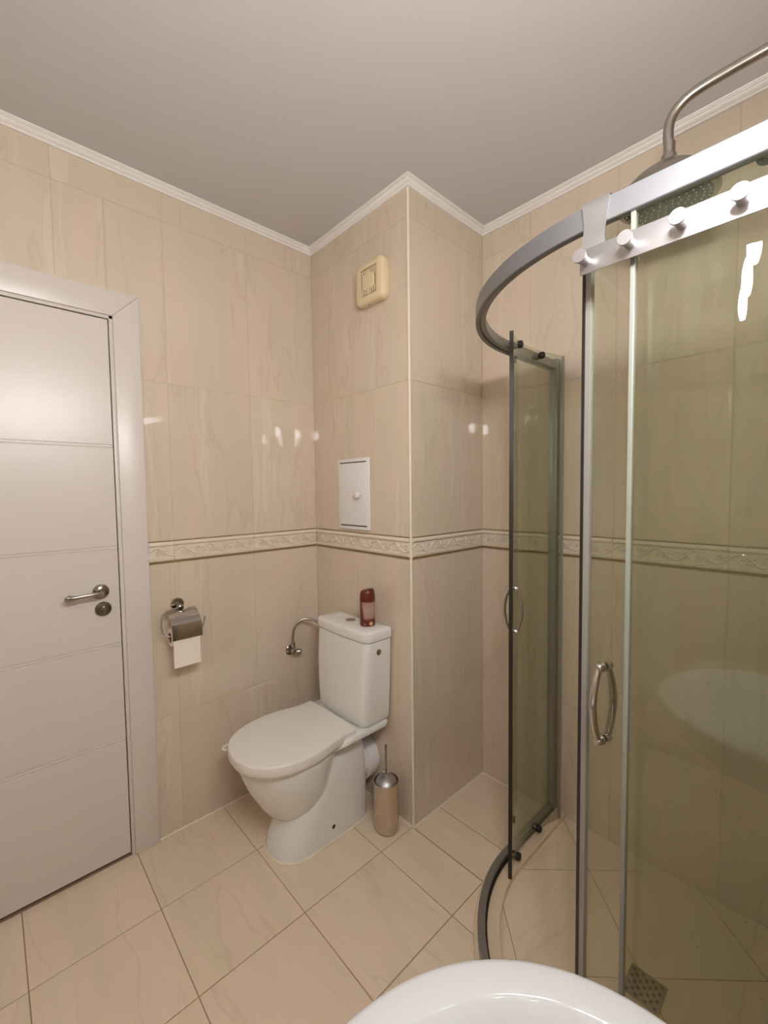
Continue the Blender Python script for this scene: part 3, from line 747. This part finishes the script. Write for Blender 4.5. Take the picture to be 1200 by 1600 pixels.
# curved sliding doors : an arc of radius SR whose chord starts at p (leading edge) and ends at q
def door(p, q, sgn, zb, zt, n=16, off=0.0, t=GT):
    p, q = Vector(p), Vector(q); ch = q-p; L = ch.length; m_ = (p+q)/2; d = ch.normalized(); nn = Vector((-d.y, d.x))*sgn
    hgt = math.sqrt(SR*SR-L*L/4); c = m_+nn*hgt
    a0 = math.atan2(p.y-c.y, p.x-c.x); a1 = math.atan2(q.y-c.y, q.x-c.x)
    if a1-a0 > math.pi: a1 -= 2*math.pi
    if a1-a0 < -math.pi: a1 += 2*math.pi
    def pt(s, o=0):
        a = a0+(a1-a0)*s; return Vector((c.x+(SR+o)*math.cos(a), c.y+(SR+o)*math.sin(a)))
    return pt
dl = door((1.049,.045), (1.046,.428), -1, .035, 1.848)
df = door((1.428,-.327), (1.806,-.327), 1, .035, 1.848)
def pane(pt, s0, s1, z0, z1, o0, o1, n=16):
    R = []
    for i in range(n+1):
        s = s0+(s1-s0)*i/n; a, b = pt(s, o0), pt(s, o1)
        R.append([(a.x,a.y,z0),(a.x,a.y,z1),(b.x,b.y,z1),(b.x,b.y,z0)])
    return MB().rings(R)
for pt, side in ((dl, 0), (df, 1)):
    g_ = sub(pane(pt, .012, .985, .036, 1.852, -GT/2, GT/2), 'sliding_door', M['glass'], en, label=('left' if side == 0 else 'front')+' curved glass sliding door with a bow handle')
    sub(pane(pt, -.004, .013, .034, 1.853, -.006, .006, 2), 'magnet_seal', M['seal'], g_)
    if side == 1: sub(pane(pt, .0131, .045, .036, 1.852, -.0045, .0045, 2), 'edge_profile', M['grey_seal'], g_)
    sub(pane(pt, .978, .998, .036, 1.851, -.004, .004, 2), 'rear_seal', M['clear_seal'] if side else M['grey_seal'], g_)
    # bow handles on both faces
    hp = []
    for o in (1, -1):
        base = pt(.115 if side == 0 else .135, 0); nrm = (pt(.12, 1)-pt(.12, 0)).normalized()*o
        zz = [1.019, .872] if side == 0 else [1.010, .866]
        f3 = lambda k, z: (base.x+nrm.x*k, base.y+nrm.y*k, z)
        pts = smooth_pts([f3(.013, zz[0]), f3(.017, zz[0]-.010), f3(.025, zz[0]-.035), f3(.030, (zz[0]+zz[1])/2), f3(.025, zz[1]+.035), f3(.017, zz[1]+.010), f3(.013, zz[1])], 5)
        m_ = MB().tube(pts, [.0055+.0015*math.sin(math.pi*i/(len(pts)-1)) for i in range(len(pts))], 12)
        for z in zz: m_.lathe([(.0075,.0026),(.0095,.0035),(.0095,.008),(.0085,.010),(.0085,.017),(.006,.020)], (base.x, base.y, z), (nrm.x, nrm.y, 0), 18)
        sub(m_, 'bow_handle', M['chrome'], g_)
    # rollers
    for s in ((.22,.66) if side == 0 else (.045,.70)):
        for z in (1.834, .049):
            a = pt(s, 0); nrm = (pt(s, 1)-pt(s, 0)).normalized()
            m_ = MB().lathe([(.011,-.0032),(.0125,-.005),(.0125,-.015),(.010,-.018),(.004,-.019)], (a.x, a.y, z), (nrm.x, nrm.y, 0), 20)
            r_ = MB()
            sub(m_, 'roller_knob', M['rubber'], g_)
            sub(MB().lathe([(.0075,.003),(.0085,.004),(.0085,.009),(.006,.010)], (a.x, a.y, z-.004), (nrm.x, nrm.y, 0), 18), 'roller_wheel', M['chrome'], g_)
# water drops and lime specks on the panes
rnd = random.Random(3)
def drops(name, place, n, parent, rmin=.0006, rmax=.0014):
    m_ = MB()
    for _ in range(n):
        o, nrm, = place(); r = rnd.uniform(rmin, rmax)
        m_.lathe([(r,0),(r*.85,r*.4),(r*.4,r*.65)], o, nrm, 6)
    d_ = sub(m_, name, M['droplet'], parent); d_['kind'] = 'stuff'; return d_
def pl1():
    x = 1.56+.30*rnd.random()**1.0; z = .5+.62*rnd.random()**.8 if rnd.random() < .75 else rnd.uniform(.3, 1.2); return (x, SY-SR-GT/2-.0001, z), (0,-1,0)
drops('water_drops', pl1, 150, en)
def pl2():
    s = rnd.random()**1.6*.5+.04; a = dl(s, -GT/2-.0001); nr = (dl(s, -1)-dl(s, 0)).normalized(); return (a.x, a.y, rnd.uniform(.2, 1.55)), (nr.x, nr.y, 0)
drops('water_drops', pl2, 260, en, .0006, .0013)

# ---------------------------------------------------------------- over-rail hook rack
YP = -.4115
hk = thing('hook_rack', 'brushed steel rack of round hooks hung over the front shower rail', 'hook rack', (1.43, YP, 1.75))
sub(MB().box(1.4520, 1.880, YP, YP+.0018, 1.7285, 1.7715, .0006), 'hook_plate', M['steel'], hk)
def strap(xc):
    w0 = .018; R = []
    path = [(YP+.0009, 1.757, .0215), (YP+.0009, 1.770, .0205), (YP+.002, 1.783, .019), (YP+.006, 1.800, .0185), (YP+.010, 1.817, .019), (YP+.0105, 1.840, .022), (YP+.0112, 1.853, .0235), (YP+.0135, 1.8565, .0235), (YP+.030, 1.8568, .0235), (SY-SR-.013+.032, 1.8568, .0235), (SY-SR+.0225, 1.852, .0235), (SY-SR+.0225, 1.826, .0235)]
    th_ = .0016; P2 = [Vector((p[0], p[1])) for p in path]
    for i, (y, z, hw) in enumerate(path):
        t = (P2[min(i+1, len(P2)-1)]-P2[max(i-1, 0)]).normalized(); nn = Vector((t.y, -t.x))*th_
        R.append([(xc-hw, y, z), (xc+hw, y, z), (xc+hw, y+nn.x, z+nn.y), (xc-hw, y+nn.x, z+nn.y)])
    return MB().rings(R)
sub(strap(1.4735), 'rail_strap', M['steel'], hk); sub(strap(1.85), 'rail_strap', M['steel'], hk)
for k in range(6):
    x = 1.463+.071*k
    m_ = MB().lathe([(.0080,0),(.0080,.010),(.0088,.018),(.0108,.026),(.0117,.0285),(.0117,.0305),(.0111,.0312)], (x, YP+.0002, 1.749), (0,-1,0), 24)
    sub(m_, 'hook_peg', M['steel'], hk)

# ---------------------------------------------------------------- shower head on its arm
hx, hy2 = 1.464, .060
sh_ = thing('rain_shower', 'round rain shower head on a bent chrome arm from the right wall', 'shower head', (hx, hy2, 2.05))
tilt = Vector((.05, -.05, 1)).normalized()
def ath(prof, n=48): return MB().lathe(prof, (hx, hy2, 2.056), tilt, n)
sub(ath([(.006,-.004),(.096,-.0045),(.106,-.003),(.1085,.002),(.1080,.008),(.105,.018),(.095,.036),(.076,.055),(.052,.071),(.032,.081),(.020,.086),(.0175,.090),(.0135,.094)]), 'spray_dome', M['nickel'], sh_)
pl_ = sub(ath([(.001,-.0052),(.094,-.0052),(.094,-.0046)]), 'spray_plate', M['seal'], sh_)
m_ = MB(); ax = tilt; a_ = ax.orthogonal().normalized(); b_ = ax.cross(a_)
for ring, cnt in ((.015,6),(.030,12),(.046,18),(.061,24),(.076,30),(.088,34)):
    for k in range(cnt):
        a = 2*math.pi*k/cnt; p = Vector((hx,hy2,2.056))+(a_*math.cos(a)+b_*math.sin(a))*ring-ax*.0052
        m_.lathe([(.0020,0),(.0014,.0028)], p, -ax, 6)
nz_ = sub(m_, 'nozzles', M['grey_seal'], pl_); nz_['kind'] = 'stuff'
m_ = MB().lathe([(.0125,-.004),(.0165,0),(.0165,.016),(.0135,.021)], Vector((hx,hy2,2.056))+tilt*.086, (0,0,1), 24); m_.lathe([(.0125,0),(.0128,.026)], Vector((hx,hy2,2.056))+tilt*.104, (0,0,1), 24); sub(m_, 'swivel_joint', M['nickel'], sh_)
arm = smooth_pts([(hx+.004,hy2-.004,2.175),(hx+.002,hy2-.004,2.212),(hx+.006,hy2-.003,2.240),(hx+.022,hy2-.003,2.262),(hx+.052,hy2-.002,2.276),(hx+.11,hy2,2.281),(hx+.23,hy2,2.281),(RX-.006,hy2,2.281)], 7)
m_ = MB().tube(arm, .0115, 18); sub(m_, 'shower_arm', M['nickel'], sh_)
sub(MB().lathe([(.030,0),(.030,.004),(.020,.010),(.0115,.012)], (RX-.001, hy2, 2.281), (-1,0,0), 28), 'wall_flange', M['nickel'], sh_)

# ---------------------------------------------------------------- floor drain
dn = thing('floor_drain', 'square dark metal floor drain grate in the shower floor', 'drain', (1.457, .035, ZS))
sub(MB().box(1.413, 1.501, -.009, .079, ZS+.0003, ZS+.0022, .0006), 'drain_plate', M['nickel'], dn)
m_ = MB()
for i in range(7):
    for j in range(7):
        if (i+j) % 2 == 0: m_.box(1.419+.0112*i, 1.426+.0112*i, -.003+.0112*j, .004+.0112*j, ZS+.0022, ZS+.0030)
sub(m_, 'drain_pattern', M['seal'], dn, smooth=False)

# ---------------------------------------------------------------- wash basin on the right wall
ba = thing('wash_basin', 'white oval ceramic wash basin in the bottom foreground below the camera', 'basin', (1.66, -.94, .80))
def bring(z, d, top=False, k=1.0, sc_=1.0):
    """outline: half oval bulging from the right wall; d = inset"""
    out = []; n = 44; cy = -.942; hw = .278-d; xl = 1.402+d
    for i in range(n+1):
        a = math.pi*i/n   # y from +hw to -hw
        e = 2/2.35
        c, s = math.cos(a), math.sin(a)
        yy = hw*math.copysign(abs(c)**e, c); xx = (RX-.19-xl)*abs(s)**e
        out.append((RX-.19-xx, cy+yy, z))
    r_ = RX-.003-(d*.5 if top else d*.5)
    out += [(r_-.06, cy-hw+.012, z), (r_, cy-hw+.02, z), (r_, cy+hw-.02, z), (r_-.06, cy+hw-.012, z)]
    return out
def bowlr(z, sc_, cx=1.628, cy=-.942):
    out = []; n = 48
    for i in range(n):
        a = 2*math.pi*i/n; c, s = math.cos(a), math.sin(a); e = 2/2.2
        out.append((cx+.186*sc_*math.copysign(abs(s)**e, -s), cy+.240*sc_*math.copysign(abs(c)**e, c), z))
    return out
def oval(z):
    out = []; cx, cy, a_, b_ = 1.690, -.972, .250, .268
    for i in range(61):
        t = math.pi*i/60; out.append((cx-a_*math.sin(t), cy+b_*math.cos(t), z))
    for q in (.3, .6, .8, 1): out.append((cx+(RX-.003-cx)*q, cy-b_*(1-.10*q*q), z))
    for q in (1, .8, .6, .3): out.append((cx+(RX-.003-cx)*q, cy+b_*(1-.10*q*q), z))
    return out
o0 = oval(.80)
# outer shell
def scaled(z, s, dx=0):
    cx, cy = 1.70, -.972
    return [(min(cx+(x-cx)*s+dx, RX-.003), cy+(y-cy)*s, z) for x, y, _ in o0]
def insr(z, d):
    pts = [Vector((p[0], p[1])) for p in o0]; n = len(pts); o = []
    ar = sum(pts[i-1].x*pts[i].y-pts[i].x*pts[i-1].y for i in range(n)); sg = 1 if ar > 0 else -1
    for i in range(n):
        t = (pts[(i+1)%n]-pts[i-1]).normalized(); o.append(pts[i]+Vector((-t.y, t.x))*d*sg)
    return [(min(p.x, RX-.003), p.y, z) for p in o]
NR = len(o0)
def resamp(ring, n, cx=1.69, cy=-.972):
    # resample by angle around the centre so rings match the inner oval
    out = []; P_ = [Vector((p[0]-cx, p[1]-cy)) for p in ring]
    for i in range(n):
        a = 2*math.pi*i/n; d = Vector((-math.sin(a), math.cos(a))); best = None
        for k in range(len(P_)):
            p, q = P_[k-1], P_[k]; e = q-p; den = d.x*e.y-d.y*e.x
            if abs(den) < 1e-9: continue
            t = (p.x*e.y-p.y*e.x)/den; u = (p.x*d.y-p.y*d.x)/den
            if t > 0 and -1e-6 <= u <= 1+1e-6 and (best is None or t > best): best = t
        out.append((cx+d.x*best, cy+d.y*best, ring[0][2]))
    return out
NB = 96
def bow(z, ax_, ay_, cx=1.690):
    out = []
    for i in range(NB):
        a = 2*math.pi*i/NB; c, s = math.cos(a), math.sin(a); e = 1.0
        out.append((cx+ax_*math.copysign(abs(s)**e, -s), -.972+ay_*math.copysign(abs(c)**e, c), z))
    return out
rr = [resamp(scaled(.655,.42,.05), NB), resamp(scaled(.665,.60,.03), NB), resamp(scaled(.70,.80,.01), NB), resamp(scaled(.745,.93), NB), resamp(scaled(.778,.985), NB), resamp(insr(.788,.0), NB), resamp(insr(.795,.001), NB), resamp(insr(.799,.004), NB), resamp(insr(.8005,.009), NB), resamp(insr(.8005,.020), NB),
      bow(.7995,.212,.231), bow(.797,.208,.227), bow(.788,.194,.217), bow(.760,.178,.200), bow(.725,.148,.168), bow(.700,.100,.135), bow(.690,.055,.07), bow(.688,.024,.024)]
m_ = MB().rings(rr); bsn = sub(m_, 'basin_bowl', M['basin'], ba, angle=70)
sub(MB().lathe([(.022,0),(.024,.002),(.020,.004),(.004,.0035)], (1.690,-.972,.6885), (0,0,1), 28), 'basin_waste', M['chrome'], ba)
m_ = MB().lathe([(.021,0),(.020,.006),(.018,.02),(.0175,.10),(.019,.115),(.010,.125)], (1.893,-.972,.8003), (0,0,1), 24)
m_.tube(smooth_pts([(1.893,-.972,.885),(1.85,-.972,.900),(1.80,-.972,.895),(1.79,-.972,.880)], 4), .010, 12); m_.tube([(1.893,-.972,.925),(1.905,-.972,.955)], .006, 8)
fa = thing('basin_tap', 'chrome mixer tap at the back of the wash basin', 'tap', (1.893, -.972, .8003)); sub(m_, 'tap_body', M['chrome'], fa)
pd = MB().lathe([(.085,0),(.080,.02),(.070,.2),(.072,.5),(.095,.66)], (1.76, -.972, .001), (0,0,1), 32); sub(pd, 'pedestal', M['basin'], ba)

# ---------------------------------------------------------------- wall mirror and its lit lamp (seen only as reflections)
mc = thing('wall_mirror', 'frameless wall mirror above the wash basin, outside the frame', 'mirror', (1.915, -.97, 1.55))
sub(MB().box(RX-.0055, RX-.0005, -1.40, -.62, 1.12, 1.96, .001), 'mirror_backing', M['white_plastic'], mc)
sub(MB().box(RX-.0075, RX-.0060, -1.395, -.625, 1.125, 1.955, .0005), 'mirror_glass', M['mirror'], mc)
lf = thing('wall_lamp', 'three armed chrome lamp with lit glass shades above the wall mirror', 'lamp', (1.90, -.985, 1.99))
m_ = MB().box(RX-.022, RX-.001, -1.26, -.71, 1.970, 2.010, .004)
for (lx, ly, lz) in LAMPS: m_.tube(smooth_pts([(RX-.02, ly, 1.99), (1.84, ly, 2.0), (lx+.02, ly, 1.993), (lx, ly, lz+.052)], 5), .006, 10)
sub(m_, 'lamp_arm', M['chrome'], lf)
for (lx, ly, lz) in LAMPS:
    sub(MB().lathe([(.012,.040),(.016,.038),(.016,.052),(.010,.056)], (lx, ly, lz), (0,0,1), 24), 'lamp_socket', M['chrome'], lf)
    sub(MB().lathe([(.004,-.052),(.017,-.048),(.026,-.030),(.028,-.010),(.024,.015),(.016,.034),(.013,.039)], (lx, ly, lz), (0,0,1), 24), 'lit_shade', M['lamp'], lf)
